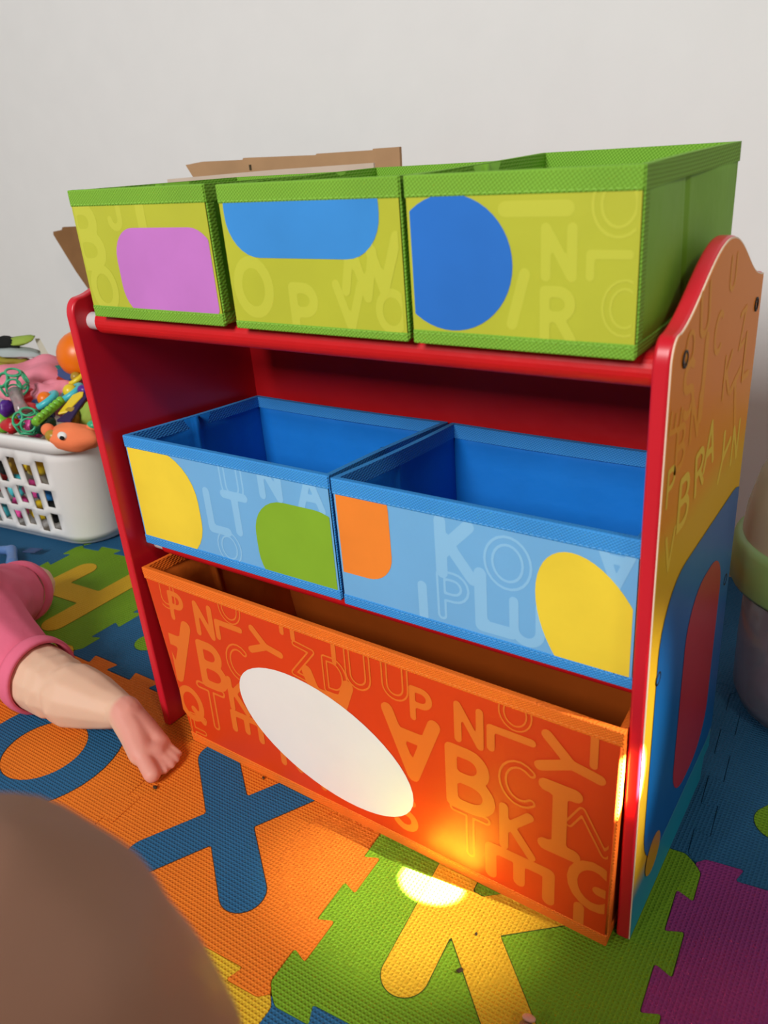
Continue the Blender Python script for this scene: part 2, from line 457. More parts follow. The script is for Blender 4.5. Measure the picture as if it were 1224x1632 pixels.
# ------------------------------------------------------------------ toy shelf
WX, TH, DP = 0.640, 0.0125, 0.2695
shelf = empty('toy_shelf', (WX/2, DP/2, 0), 'red toy storage shelf with curved side panels holding six fabric bins', 'shelf')
def profile(inset=0.0):
    k = inset
    P = [(k, k), (k, .549)]
    P += [(.0+k+.014*(1-math.cos(t)), .549+(.020-k*.5)*math.sin(t)) for t in (PI/20*i for i in range(1, 11))]
    n = 40
    for i in range(1, n):
        u = i/n
        y = .014+(.2555-.014)*u
        s = math.sin(PI*u)
        z = .569+.045*(s**1.7)
        P.append((y, z-k))
    P += [(.2560-k*.3, .568-k), (DP-k, .566-k), (DP-k, .030), (.247, .030-k*0), (.243, .020), (.240, k)]
    return P
for x0 in (0.0, WX-TH):
    side = prism('side_panel', [(x0, y, z) for y, z in profile()], (TH, 0, 0), M_red, shelf, smooth=True)
    bv_ = bevel(side, 0.003, 4).modifiers['bevel']; bv_.harden_normals = True; bv_.angle_limit = math.radians(50)
    if x0 > 0:
        side['label'] = 'right panel with a printed sheet on its outer face'
        # printed sheet
        mdec = bpy.data.materials.new('panel_print'); mdec.use_nodes = True
        nt = mdec.node_tree; b = nt.nodes['Principled BSDF']; b.inputs['Roughness'].default_value = 0.38; b.inputs['Specular IOR Level'].default_value = 0.06
        tc = nt.nodes.new('ShaderNodeTexCoord'); sp = nt.nodes.new('ShaderNodeSeparateXYZ'); r = nt.nodes.new('ShaderNodeValToRGB')
        nt.links.new(tc.outputs['Object'], sp.inputs[0]); nt.links.new(sp.outputs['Z'], r.inputs['Fac']); nt.links.new(r.outputs['Color'], b.inputs['Base Color'])
        cr = r.color_ramp; cr.elements[0].position = 0.0; cr.elements[0].color = lin((34,150,176)); cr.elements[1].position = 0.56; cr.elements[1].color = lin((236,138,16))
        for pos, col in ((0.05,(40,140,170)), (0.075,(226,180,40)), (0.40,(226,178,34)), (0.43,(236,150,12)), (0.50,(236,136,10))):
            el = cr.elements.new(pos); el.color = lin(col)
        edge = prism('sheet_edge', [(WX-0.0005, y, z) for y, z in profile(0.0012)], (0.0009, 0, 0), M_edge, side)
        dec = prism('printed_sheet', [(WX-0.0003, y, z) for y, z in profile(0.0024)], (0.0010, 0, 0), mdec, side)
        fr = lambda y, z, off: Vector((WX+0.0008+off, y, z))
        M_panlet = mat('panel_letter', (240, 160, 40), 0.45, spec=.06, vary=0.02)
        M_panlet2 = mat('panel_letter_yellow', (240, 205, 70), 0.45, spec=.06, vary=0.02)
        M_pblue = mat('panel_blue', (16, 96, 170), 0.35, vary=0.05, spec=0.2)
        M_pred = mat('panel_red', (178, 36, 54), 0.35, vary=0.05, spec=0.2)
        for li, (ch, y, z, h, rot) in enumerate((('S',.047,.522,.040,8),('l',.087,.519,.060,0),('N',.072,.493,.032,0),('B',.038,.482,.032,0),('U',.075,.571,.033,10),
                               ('O',.042,.553,.022,0),('A',.128,.452,.037,0),('T',.205,.465,.046,20),('U',.150,.585,.025,0),('P',.020,.458,.027,0),('E',.020,.507,.025,80),
                               ('R',.10,.44,.035,10),('Y',.18,.42,.04,-30),('C',.12,.545,.03,0),('Z',.205,.53,.03,10),('K',.165,.50,.034,0),('B',.06,.43,.04,0),('L',.235,.50,.04,0),('N',.225,.42,.035,0),
                               ('V',.03,.40,.03,0))):
            flat_print('letter', [(stroke_faces(glyph(ch, y, z, h, rot), h*.085), 0.00006+.00003*(li % 6), 0)], fr, (.004,.265,.01,.60), [M_panlet if z > .46 else M_panlet2], side)
        # plain colour fields standing in for the printed picture
        def rr(x0, x1, z0, z1, r_):
            P = []
            for cx, cz, a in ((x1-r_, z1-r_, 0), (x0+r_, z1-r_, 90), (x0+r_, z0+r_, 180), (x1-r_, z0+r_, 270)):
                P += arc(cx, cz, r_, r_, a, a+90, 8)
            return P
        flat_print('colour_field', [([rr(.022,.30,.055,.365,.06)], 0.0005, 0)], fr, (.003,.266,.006,.60), [M_pblue], side)
        flat_print('colour_field', [([rr(.105,.225,.075,.315,.05)], 0.0008, 0)], fr, (.003,.266,.006,.60), [M_pred], side)
        flat_print('colour_field', [([arc(.055,.062,.022,.022,0,360,24)], 0.0008, 0)], fr, (.003,.266,.006,.60), [mat('panel_ochre', (200,140,40), 0.3)], side)
    # bolts on the outer face
    xo = 0.0 if x0 == 0 else WX+0.0012
    sx = -1 if x0 == 0 else 1
    R = Matrix.Rotation(sx*PI/2, 3, 'Y')
    for y, z in ((.031,.548),(.249,.541),(.026,.285),(.249,.262)):
        bo = lathe('bolt_socket', [(0.0063,-.002),(0.0063,.0004),(0.0048,.0004),(0.0044,-.0016),(0,-.0016)], (xo, y, z), M_dark, side, 20, rot=R)
        lathe('bolt', [(0.0043,-.0014),(0.0040,-.0004),(0.0018,-.0002),(0.0016,-.0010),(0,-.0010)], (xo, y, z), M_screw, bo, 16, rot=R)
box('back_panel', (TH, .2560, .02), (WX-TH, .2600, .552), M_redfab, shelf)
def rail(y, z, x0, x1, fab0, fab1, r=.0095, rs=.0118):
    d = tube('dowel', [(x0, y, z), (x1, y, z)], r, M_dowel, shelf, 20)
    return d
XI0, XI1 = TH-0.002, WX-TH+0.002
rail(.024, .5415, XI0, XI1, 0, 0); rail(.244, .5415, XI0, XI1, 0, 0)
rail(.046, .2600, XI0, XI1, 0, 0, .0085); rail(.244, .2405, XI0, XI1, 0, 0, .0085)
def sling(ya, za, yb, zb, r, x0, x1, sag, name):
    """fabric shelf wrapped round the front and rear dowels"""
    sec = []
    for k in range(13):
        t = math.radians(90+15*k*1.0); sec.append((ya+r*math.cos(t), za+r*math.sin(t)))
    low = [(ya+(yb-ya)*u, za-r+(zb-za)*u-sag*math.sin(PI*u)) for u in (.12,.3,.5,.7,.88)]
    back = [(yb+r*math.cos(math.radians(-90+22.5*k)), zb+r*math.sin(math.radians(-90+22.5*k))) for k in range(9)]
    top = [(ya+(yb-ya)*u, za+r+(zb-za)*u-sag*math.sin(PI*u)) for u in (.88,.7,.5,.3,.12)]
    # underside is a second layer just below the top so the sling reads as thin cloth
    low = [(y, zt-.0022) for (y, zt) in top[::-1]]
    sec = sec[:13]+[(ya+r*.9, za-r*.2)]+low+back+top
    return prism(name, [(x0, y, z) for y, z in sec], (x1-x0, 0, 0), M_redfab, shelf)
sling(.024, .5415, .244, .5415, .0125, .031, WX-TH-.001, .0, 'shelf_fabric')
sling(.046, .2600, .244, .2405, .0105, .030, WX-TH-.001, .0, 'shelf_fabric')

# ------------------------------------------------------------------ fabric bins
def make_bin(name, label, group, cr, mats, hem_h, hem_b, letters, fields, crease=True, seed=0, strip=0.0):
    """cr: FLb FRb BRb BLb FLt FRt BRt BLt"""
    FLb, FRb, BRb, BLb, FLt, FRt, BRt, BLt = [Vector(c) for c in cr]
    Mf, Mi, Mp, Ml, Ms, lethw = mats
    base = (FLb+FRb+BRb+BLb)/4
    e = empty(name, base, label, 'storage bin', group)
    rnd = random.Random(seed)
    ph = rnd.random()*6
    def wr(u, v): return 0.0013*math.sin(9*u+ph+4*v)*math.sin(PI*u)*math.sin(PI*v)
    def wside(u, v):
        g = -0.0030*math.exp(-((u-.46)/.012)**2)
        return g+0.0018*math.sin(7*u+ph)*math.sin(PI*u)-0.003*math.sin(PI*u)*v
    T = .0035
    front = sheet('front_wall', FLb, FRb, FRt, FLt, Mi, e, T)
    sheet('side_wall', FRb, BRb, BRt, FRt, Mi, e, T, 60, 6, wside, smooth=True)
    sheet('side_wall', BLb, FLb, FLt, BLt, Mi, e, T, 60, 6, lambda u, v: wside(1-u, v), smooth=True)
    sheet('back_wall', BRb, BLb, BLt, BRt, Mi, e, T, 12, 6, wr, smooth=True)
    up = Vector((0, 0, .004))
    sheet('bottom_board', FLb+up, FRb+up, BRb+up, BLb+up, Mi, e, .0035)
    n = (FRb-FLb).cross(FLt-FLb).normalized()
    def fp(u, v):
        return FLb*(1-u)*(1-v)+FRb*u*(1-v)+FRt*u*v+FLt*(1-u)*v
    H = (FLt-FLb).length; L = (FRt-FLt).length
    vt = 1-hem_h/H; vb = hem_b/H
    # printed face and hems
    pr = sheet('printed_face', fp(0.003,vb*.6), fp(1-strip/L-.003,vb*.6), fp(1-strip/L-.003,vt+.02), fp(0.003,vt+.02), Mp, front, .0016, out=.0008)
    def hemstrip(a, b, c, d, nm, o_=.0016, th=.0068):
        h = sheet(nm, a, b, c, d, Mf, e, th, out=o_); bevel(h, .0012, 2); return h
    hemstrip(fp(-.002,vt), fp(1.002,vt), fp(1.002,1.006), fp(-.002,1.006), 'top_hem')
    hemstrip(fp(-.001,-.012), fp(1.001,-.012), fp(1.001,vb), fp(-.001,vb), 'bottom_hem', .0014, .005)
    def sp(A0, A1, B0, B1, v0, v1, o_=.0012, th=.0060):
        f = lambda P0, P1, v: P0*(1-v)+P1*v
        h = sheet('top_hem', f(A0,A1,v0), f(B0,B1,v0), f(B0,B1,v1), f(A0,A1,v1), Mf, e, th, 24, 1, lambda u, v: -0.003*math.sin(PI*u), out=o_); return h
    sp(FRb, FRt, BRb, BRt, vt, 1.004); sp(BLb, BLt, FLb, FLt, vt, 1.004); sp(BRb, BRt, BLb, BLt, vt, 1.004)
    if strip:
        hemstrip(fp(1-strip/L,vb), fp(1.001,vb), fp(1.001,vt), fp(1-strip/L,vt), 'corner_strip', .0013, .004)
    g = lambda P0, P1, v: P0*(1-v)+P1*v
    w = .010/(BRb-FRb).length
    q0, q1 = FRb*(1-w)+BRb*w, FRt*(1-w)+BRt*w
    hemstrip(g(FRb,FRt,vb), g(q0,q1,vb), g(q0,q1,vt), g(FRb,FRt,vt), 'corner_strip', .0012, .004)
    hemstrip(g(FRb,FRt,0), g(BRb,BRt,0), g(BRb,BRt,vb), g(FRb,FRt,vb), 'bottom_hem', .0010, .004)
    # stitching along the hem
    v = []; f = []
    def dash(A, B, nn):
        d = (B-A); k = int(d.length/.0052); d = d/k
        tz = nn.cross(d.normalized())*.0003
        for i in range(k):
            a = A+d*i+nn*.0019; b2 = A+d*(i+.58)+nn*.0019; s = len(v)
            v.extend([a-tz, b2-tz, b2+tz, a+tz]); f.append((s, s+1, s+2, s+3))
    dash(fp(.005, vt+.016), fp(.995, vt+.016), n)
    dash(fp(.005, vb*.75), fp(.995, vb*.75), n)
    pyd('stitching', v, f, Ms, e)['kind'] = 'stuff'
    # print: letters and plain colour fields
    def frame(x, z, off):
        # solve for the point of the front plane with this x, z
        t = (z-FLb.z)/(FLt.z-FLb.z)
        y = -(n.x*(x-FLb.x)+n.z*(z-FLb.z))/n.y+FLb.y
        return Vector((x, y, z))+n*(.0008+off)
    xa = max(FLb.x, FLt.x)+.003; xb = min(FRb.x, FRt.x)-strip-.003
    xa = min(FLb.x, FLt.x)+.003 if abs(FLb.x-FLt.x) < .01 else xa-.012
    clip = (xa, xb, FLb.z+hem_b*.7, FLt.z-hem_h*.8)
    for li, (ch, x, z, h, st, rot) in enumerate(letters):
        s = glyph(ch, x, z, h*.86, rot); hw = h*lethw
        lay = [(stroke_faces(s, hw, hw*.5 if st == 'o' else 0.0), .0002*0+.00006+.00003*(li % 6), 0)]
        flat_print('letter', lay, frame, clip, [Ml, Mp], pr)
    for P, m, off in fields:
        flat_print('colour_field', [([P], off, 0)], frame, clip, [m], pr)
    return e
GREEN = (M_greenfab, M_greenin, M_lime, M_limelet, M_stitch, .10)
BLUE = (M_bluefab, M_bluein, M_sky, M_skylet, M_stitchb, .10)
ORANGE = (M_orfab, M_orin, M_orprint, M_orlet, M_stitcho, .088)
def boxc(x0, x1, y0, y1, z0, z1, zb0=None, zb1=None):
    zb0 = z0 if zb0 is None else zb0; zb1 = z1 if zb1 is None else zb1
    return [(x0,y0,z0),(x1,y0,z0),(x1,y1,zb0),(x0,y1,zb0),(x0,y0,z1),(x1,y0,z1),(x1,y1,zb1),(x0,y1,zb1)]
M_lilac = mat('print_lilac', (196, 120, 200), 0.4); M_pblue2 = mat('print_blue', (58, 140, 214), 0.4); M_pblue3 = mat('print_deep_blue', (40, 112, 200), 0.4)
M_pyel = mat('print_yellow', (240, 210, 60), 0.42); M_pgrn = mat('print_green', (132, 176, 44), 0.42); M_por = mat('print_orange', (240, 134, 48), 0.42)
M_pcream = mat('print_white', (232, 230, 226), 0.42, vary=0.02); M_pcrim = mat('print_crimson', (200, 20, 40), 0.42)
def oval(cx, cz, rx, rz, rot=0.0, n=48):
    ca, sa = math.cos(math.radians(rot)), math.sin(math.radians(rot)); P = []
    for i in range(n):
        a = 2*PI*i/n; x, z = rx*math.cos(a), rz*math.sin(a); P.append((cx+x*ca-z*sa, cz+x*sa+z*ca))
    return P
def rrect(x0, x1, z0, z1, r_):
    P = []
    for cx, cz, a in ((x1-r_, z1-r_, 0), (x0+r_, z1-r_, 90), (x0+r_, z0+r_, 180), (x1-r_, z0+r_, 270)): P += arc(cx, cz, r_, r_, a, a+90, 8)
    return P
ZT = .5545
GB = 'green fabric bins on the top shelf'
make_bin('fabric_bin', 'green fabric bin with a lilac printed patch, leftmost on the top shelf', GB,
         boxc(.050,.236,.002,.238,ZT,.6745,None,.667), GREEN, .0145, .0105,
         [('J',.112,.655,.034,'s',0),('B',.066,.632,.062,'s',0),('l',.150,.640,.060,'s',0),('O',.075,.582,.045,'s',0)],
         [(rrect(.104,.240,.556,.640,.030), M_lilac, .0003)], seed=1, strip=.0)
make_bin('fabric_bin', 'green fabric bin with a wide blue printed patch, middle of the top shelf', GB,
         boxc(.253,.437,.001,.236,ZT,.6735,None,.669), GREEN, .0145, .006,
         [('O',.280,.590,.050,'s',0),('P',.335,.572,.045,'s',0),('V',.383,.578,.040,'s',0),('O',.424,.576,.034,'s',0),('N',.395,.606,.042,'s',-12),('V',.418,.612,.046,'s',0)],
         [(rrect(.258,.418,.615,.690,.034), M_pblue2, .0003)], seed=2, strip=.0)
make_bin('fabric_bin', 'green fabric bin with a round blue printed patch, rightmost on the top shelf', GB,
         boxc(.443,.6165,.000,.238,ZT,.6735,None,.6735), GREEN, .0145, .0095,
         [('l',.545,.650,.052,'s',90),('N',.562,.622,.036,'s',0),('O',.602,.652,.040,'o',0),('L',.597,.614,.030,'s',-90),('C',.606,.587,.036,'o',0),('R',.562,.580,.038,'s',0),('l',.532,.590,.042,'s',-16)],
         [(oval(.478,.613,.050,.048), M_pblue3, .0003)], seed=3, strip=.0)
BB = 'blue fabric bins on the middle shelf'
make_bin('fabric_bin', 'blue fabric bin with yellow and green printed patches, left on the middle shelf', BB,
         boxc(.025,.322,.020,.244,.2755,.4115,.255,.392), BLUE, .0135, .0105,
         [('U',.190,.384,.045,'o',0),('L',.160,.342,.052,'s',0),('T',.190,.345,.050,'s',0),('N',.245,.395,.045,'s',0),('A',.298,.39,.041,'s',0),('O',.17,.300,.04,'o',0)],
         [(rrect(-.05,.132,.270,.402,.055), M_pyel, .0003), (rrect(.215,.345,.262,.372,.045), M_pgrn, .0003)], seed=4)
make_bin('fabric_bin', 'blue fabric bin with orange and yellow printed patches, right on the middle shelf', BB,
         boxc(.329,.6235,.017,.244,.2755,.4115,.255,.392), BLUE, .0155, .0105,
         [('K',.462,.366,.060,'s',0),('P',.457,.316,.050,'o',0),('L',.500,.322,.062,'s',0),('O',.512,.365,.050,'o',0),('U',.530,.310,.045,'s',0),('A',.606,.385,.04,'s',180),('l',.424,.299,.05,'s',0)],
         [(rrect(.30,.392,.312,.42,.030), M_por, .0003), (oval(.588,.318,.044,.075,24), M_pyel, .0003)], seed=5)
A_ = 180
OL = [('U',.063,.223,.045,'o',0),('P',.079,.207,.040,'s',0),('N',.125,.202,.046,'s',0),('O',.172,.232,.040,'o',0),('L',.166,.197,.044,'s',-90),('A',.058,.141,.095,'s',A_),
 ('B',.126,.137,.066,'s',0),('C',.172,.160,.050,'o',0),('Y',.223,.198,.050,'s',80),('Z',.277,.196,.046,'o',-8),('D',.321,.193,.046,'o',0),('U',.352,.212,.046,'o',0),('F',.251,.231,.036,'s',-90),
 ('Q',.072,.063,.052,'s',0),('T',.115,.073,.066,'o',0),('F',.080,.022,.052,'o',0),('K',.164,.109,.048,'s',0),('E',.172,.068,.052,'s',-90),('T',.322,.226,.034,'s',0),
 ('U',.398,.216,.045,'o',0),('P',.428,.198,.040,'s',0),('N',.481,.196,.046,'s',0),('O',.529,.229,.038,'o',0),('L',.525,.192,.048,'s',-90),('A',.414,.142,.085,'s',A_),
 ('B',.481,.128,.077,'s',0),('C',.531,.151,.052,'o',0),('Y',.583,.196,.062,'s',80),('K',.532,.092,.056,'s',0),('I',.574,.128,.082,'s',0),('T',.480,.062,.060,'o',0),('E',.534,.040,.072,'s',-90),
 ('G',.609,.066,.058,'s',0),('Z',.606,.130,.046,'o',60),('l',.596,.008,.060,'s',0),('T',.603,.222,.042,'s',0),('A',.309,.150,.085,'s',A_),('K',.24,.06,.05,'s',0),('R',.30,.05,.05,'s',0),('S',.40,.05,.05,'s',0)]
make_bin('fabric_bin', 'large orange fabric bin covered in letters on the lowest level', 'orange bin',
         [(.062,-.0035,.004),(.6235,-.0145,.002),(.618,.232,.004),(.060,.232,.004),(.027,.0041,.2465),(.6265,-.0070,.2465),(.622,.225,.238),(.028,.225,.238)], ORANGE, .0135, .011,
         OL, [(oval(.291,.098,.125,.068,-16), M_pcream, .0003)], seed=6, strip=.0)

# ------------------------------------------------------------------ cardboard behind the shelf
M_card = mat('cardboard', (176, 140, 104), 0.85, 'noise', 0.25, 40, 0.08, spec=0.15)
M_cardd = mat('cardboard_dark', (140, 102, 66), 0.85, 'noise', 0.35, 30, 0.10, spec=0.15)
M_film = mat('plastic_film', (205, 188, 170), 0.25, 'noise', 0.4, 60, 0.06, spec=0.6)
def leaned(name, label, outline, y0, lean, th, m, cat='cardboard'):
    """outline in x,z at its foot line y0; leans back by lean per metre"""
    o = prism(name, [(x, y0+z*lean, z) for x, z in outline], (0, th, 0), m)
    return tag(o, label, cat)
cb = leaned('cardboard_sheet', 'flattened brown cardboard sheet behind the green bins',
       [(-.44,.004),(.028,.004),(.030,.679),(-.02,.6790),(-.021,.677),(-.135,.6775),(-.136,.6755),(-.30,.6790),(-.302,.6760),(-.405,.6775),(-.447,.674),(-.43,.650)], .605, .03, .006, M_card)
sm = box('ink_mark', (-.2865,.623,.6590), (-.2825,.6249,.6675), mat('ink', (70,60,40), 0.8), cb); 
leaned('wrapped_sheet', 'thin film wrapped board leaning in front of the cardboard', [(-.46,.004),(.0,.004),(.005,.6600),(-.20,.6585),(-.462,.6530)], .575, .02, .004, M_film, 'board')
leaned('cardboard_flap', 'torn dark brown cardboard flap left of the shelf by the wall', [(-.62,.004),(-.40,.004),(-.45,.57),(-.75,.560),(-1.00,.555),(-1.005,.549),(-1.04,.545),(-1.042,.538),(-.985,.452)], .715, .01, .006, M_cardd)

# ------------------------------------------------------------------ laundry basket
BC = Vector((-.795, .440, 0)); BR = math.radians(6)
def rrp(a, b, r, n=10):
    """rounded rectangle as list of (x, y, region) ; region tells side or corner"""
    P = []
    for (cx, cy, a0) in ((a-r, -b+r, 270), (a-r, b-r, 0), (-a+r, b-r, 90), (-a+r, -b+r, 180)):
        for i in range(n+1):
            t = math.radians(a0+90*i/n); P.append((cx+r*math.cos(t), cy+r*math.sin(t)))
    return P
bk = empty('laundry_basket', tuple(BC), 'white plastic laundry basket with slotted sides overflowing with toys', 'basket')
def bw(x, y, z):
    return Vector((BC.x+x*math.cos(BR)-y*math.sin(BR), BC.y+x*math.sin(BR)+y*math.cos(BR), z))
def bperim(t, z):
    """t in 0..1 around the basket starting at front left going right; returns local xy at height z"""
    k = z/.24
    a = .252+.038*k; b = .172+.028*k; r = .068
    segs = [('s',(-a+r,-b),(a-r,-b)),('c',(a-r,-b+r),270),('s',(a,-b+r),(a,b-r)),('c',(a-r,b-r),0),('s',(a-r,b),(-a+r,b)),('c',(-a+r,b-r),90),('s',(-a,b-r),(-a,-b+r)),('c',(-a+r,-b+r),180)]
    i = min(7, int(t*8)); u = t*8-i; s = segs[i]
    if s[0] == 's': return (s[1][0]*(1-u)+s[2][0]*u, s[1][1]*(1-u)+s[2][1]*u)
    an = math.radians(s[2]+90*u); return (s[1][0]+r*math.cos(an), s[1][1]+r*math.sin(an))
# columns: on straight runs alternate rib and slot, corners solid
ts = []; kinds = []
for i in range(8):
    if i % 2 == 0:
        n = 10 if i in (0, 4) else 6
        cuts = []
        for k in range(n):
            cuts += [('rib', .40), ('slot', .60)]
        cuts.append(('rib', .42)); tot = sum(c[1] for c in cuts); acc = 0
        sc = 0
        for kd, w in cuts:
            ts.append((i+acc/tot)/8); kinds.append((kd, sc)); acc += w
            if kd == 'slot': sc += 1
    else:
        for k in range(14): ts.append((i+k/14)/8); kinds.append(('rib', 0))
zl = [0.010]
rows = [(.030,.068),(.080,.128),(.140,.196)]
zs = sorted({0.012, .024, .034, .062, .072, .076, .086, .116, .126, .130, .140, .178, .190, .222})
def hole(kd, zmid):
    if kd[0] != 'slot': return False
    o = 0 if kd[1] % 2 == 0 else .010
    return any(a+o < zmid < b+o for a, b in ((.024,.062),(.076,.116),(.130,.178)))
v = []; f = []; nt_ = len(ts)
for z in zs:
    for t in ts:
        x, y = bperim(t, z); v.append(bw(x, y, z))
for j in range(len(zs)-1):
    for i in range(nt_):
        if hole(kinds[i], (zs[j]+zs[j+1])/2): continue
        f.append((j*nt_+i, j*nt_+(i+1) % nt_, (j+1)*nt_+(i+1) % nt_, (j+1)*nt_+i))
wallb = pyd('slotted_wall', v, f, M_white, bk, True)
so = wallb.modifiers.new('solid', 'SOLIDIFY'); so.thickness = .003; so.offset = -1
N = 64
v = []; f = []
prof = [(.000,.214),(.008,.216),(.010,.236),(.008,.2405),(-.004,.2405),(-.006,.232)]
for o_, z in prof:
    for i in range(N):
        x, y = bperim(i/N, .24); x2, y2 = bperim(((i+.3) % N)/N, .24)
        k = 1+o_/.25; v.append(bw(x*(1+o_/.29), y*(1+o_/.20), z))
for j in range(len(prof)-1):
    for i in range(N): f.append((j*N+i, j*N+(i+1) % N, (j+1)*N+(i+1) % N, (j+1)*N+i))
rim = pyd('rim', v, f, M_white, bk, True)
v = []; f = []
for o_, z in ((.0,.014),(-.004,.004),(-.012,.0005)):
    for i in range(N):
        x, y = bperim(i/N, 0); v.append(bw(x*(1+o_/.25), y*(1+o_/.17), z))
for j in range(2):
    for i in range(N): f.append((j*N+i, j*N+(i+1) % N, (j+1)*N+(i+1) % N, (j+1)*N+i))
f.append(tuple(range(2*N, 3*N)))
pyd('base', v, f, M_white, bk, True)

# ------------------------------------------------------------------ toys in the basket
def pm(name, rgb, rough=0.35, **k): return mat(name, rgb, rough, spec=0.5, **k)
T_or = pm('toy_orange', (244, 120, 10)); T_teal = pm('toy_teal', (70, 190, 200)); T_yel = pm('toy_yellow', (236, 204, 40)); T_red = pm('toy_red', (190, 24, 34))
T_gr = pm('toy_green', (120, 190, 50)); T_sea = pm('toy_sea_green', (60, 176, 126)); T_pur = pm('toy_purple', (84, 40, 140)); T_blue = pm('toy_blue', (50, 130, 200)); T_navy = pm('toy_navy', (40, 50, 100))
T_pink = mat('plush_pink', (236, 140, 158), 0.95, 'noise', 0.6, 90, 0.12); T_coral = mat('plush_coral', (246, 132, 84), 0.9, 'noise', 0.5, 120, 0.08)
T_blk = mat('cloth_black', (24, 26, 24), 0.9); T_grey = mat('cloth_grey', (168, 178, 176), 0.8); T_olive = mat('cloth_olive', (150, 138, 50), 0.8); T_leaf = mat('cloth_leaf', (150, 176, 70), 0.8); T_beige = mat('cloth_beige', (196, 190, 172), 0.85)
T_clear = mat('clear_beads', (210, 190, 190), 0.15, trans=0.6); T_wht = pm('toy_white', (236, 236, 232)); T_mag = pm('toy_magenta', (236, 80, 160)); T_dkg = pm('toy_dark_green', (20, 70, 50)); T_gold = pm('toy_gold', (176, 140, 40))
TG = 'toys piled in the laundry basket'
def one(o, label, cat='toy'): return tag(o, label, cat, TG)
# orange ball with seam
e = empty('toy_ball', (-.665,.462,.292), 'orange toy ball on top of the basket pile by the shelf panel', 'ball', TG)
ell('ball_body', (-.665,.462,.340), .0485, T_or, e); torus('ball_seam', (-.665,.462,.340), .0483, .0007, pm('seam_orange', (210,90,0)), e, (1.2,.5,.3))
# pink plush blanket: lumpy
one(ell('plush_blanket', (-.770,.430,.280), (.105,.085,.046), T_pink, rot=(0,.15,.3), seg=36, ring=24, lump=.35, seed=2), 'pink fuzzy plush blanket lying across the basket pile', 'blanket')
one(ell('plush_toy', (-.668,.385,.270), (.048,.036,.034), T_pink, rot=(0,.4,.6), seg=28, ring=18, lump=.35, seed=5), 'pink spotted plush toy tucked below the pink blanket', 'plush')
# lattice rattle
e = empty('lattice_rattle', (-.60,.255,.232), 'sea green lattice rattle with a clear bead tube, standing on the basket pile', 'rattle', TG)
def lattice(c, R, m, parent, hemi=None):
    c = Vector(c)
    dirs = []
    for i in range(11):
        zz = 1-2*(i+.5)/11; a = i*2.39996; s = math.sqrt(1-zz*zz); dirs.append(Vector((s*math.cos(a), s*math.sin(a), zz)))
    for d in dirs:
        cc = c+d*R*.86
        q = d.to_track_quat('Z', 'Y').to_euler()
        torus('lattice_ring', cc, R*.47, R*.075, m, parent, q, 18, 6)
lattice((-.700,.322,.316), .0285, T_sea, e); lattice((-.607,.276,.264), .0265, T_sea, e)
tube('bead_tube', [(-.680,.309,.304),(-.654,.296,.290),(-.626,.284,.276)], [.014,.0105,.014], T_clear, e)
for k in range(10):
    t = random.random(); ell('bead', (-.680+.058*t+random.uniform(-.005,.005), .309-.039*t+random.uniform(-.005,.005), .304-.030*t+random.uniform(-.004,.004)), .0032, random.choice([T_red,T_mag,T_wht,T_blue]), e, seg=8, ring=6)
def ringtoy(c, R, rc, dome, label, rot=(.35,-.3,0)):
    e = empty('ring_rattle', tuple(Vector(c)-Vector((0,0,.012))), label, 'toy', TG)
    torus('ring', c, R, R*.30, rc, e, rot); ell('knob', Vector(c)+Vector((.004,-.003,.005)), R*.62, dome, e)
ringtoy((-.634,.339,.283), .0225, T_teal, T_or, 'turquoise ring toy with an orange knob beside the lattice rattle')
ringtoy((-.616,.385,.287), .0225, T_teal, T_yel, 'turquoise ring toy with a yellow knob near the shelf panel')
ringtoy((-.645,.424,.302), .0165, T_yel, T_gold, 'yellow ring toy behind the turquoise rings')
one(ell('toy_apple', (-.641,.306,.270), (.019,.019,.018), T_red), 'glossy dark red toy apple behind the lattice rattle', 'toy')
# ridged green teether
e = empty('teether', (-.58,.306,.255), 'bright green ridged teether stick lying across the basket pile', 'teether', TG)
a, b = Vector((-.572,.268,.268)), Vector((-.590,.345,.286))
tube('stick', [a,b], .0075, T_gr, e)
for k in range(7): ell('ridge', a.lerp(b, (k+.5)/7)+Vector((.002,0,.004)), .0075, T_gr, e, seg=10, ring=8)
def cloth(name, pts, th, m, label, cat='fabric toy'):
    return one(prism(name, pts, th, m, bv=.0015), label, cat)
cloth('cloth_leaf', [(-.571,.318,.268),(-.556,.330,.270),(-.560,.372,.288),(-.573,.386,.294),(-.584,.366,.288)], (0,0,.004), T_yel, 'yellow leaf shaped crinkle cloth next to the green teether')
cloth('cloth_strap', [(-.552,.300,.262),(-.515,.304,.264),(-.540,.345,.274),(-.560,.392,.290),(-.574,.388,.290),(-.556,.340,.272)], (0,0,.005), mat('cloth_purple', (50,30,80), .8), 'dark purple fabric strap at the edge of the pile')
e = empty('cloth_book', (-.70,.44,.29), 'red and blue triangular cloth book under the orange ball', 'book', TG)
prism('page', [(-.745,.428,.312),(-.690,.412,.298),(-.668,.456,.322)], (0,0,.004), mat('cloth_teal', (30,110,100), .8), e)
prism('page', [(-.712,.418,.305),(-.655,.412,.296),(-.630,.455,.322),(-.668,.470,.330)], (0,0,.005), mat('cloth_blue', (60,80,130), .8), e)
prism('page', [(-.702,.412,.300),(-.650,.406,.290),(-.628,.449,.312),(-.665,.452,.318)], (0,0,.004), mat('cloth_rust', (160,46,26), .8), e)
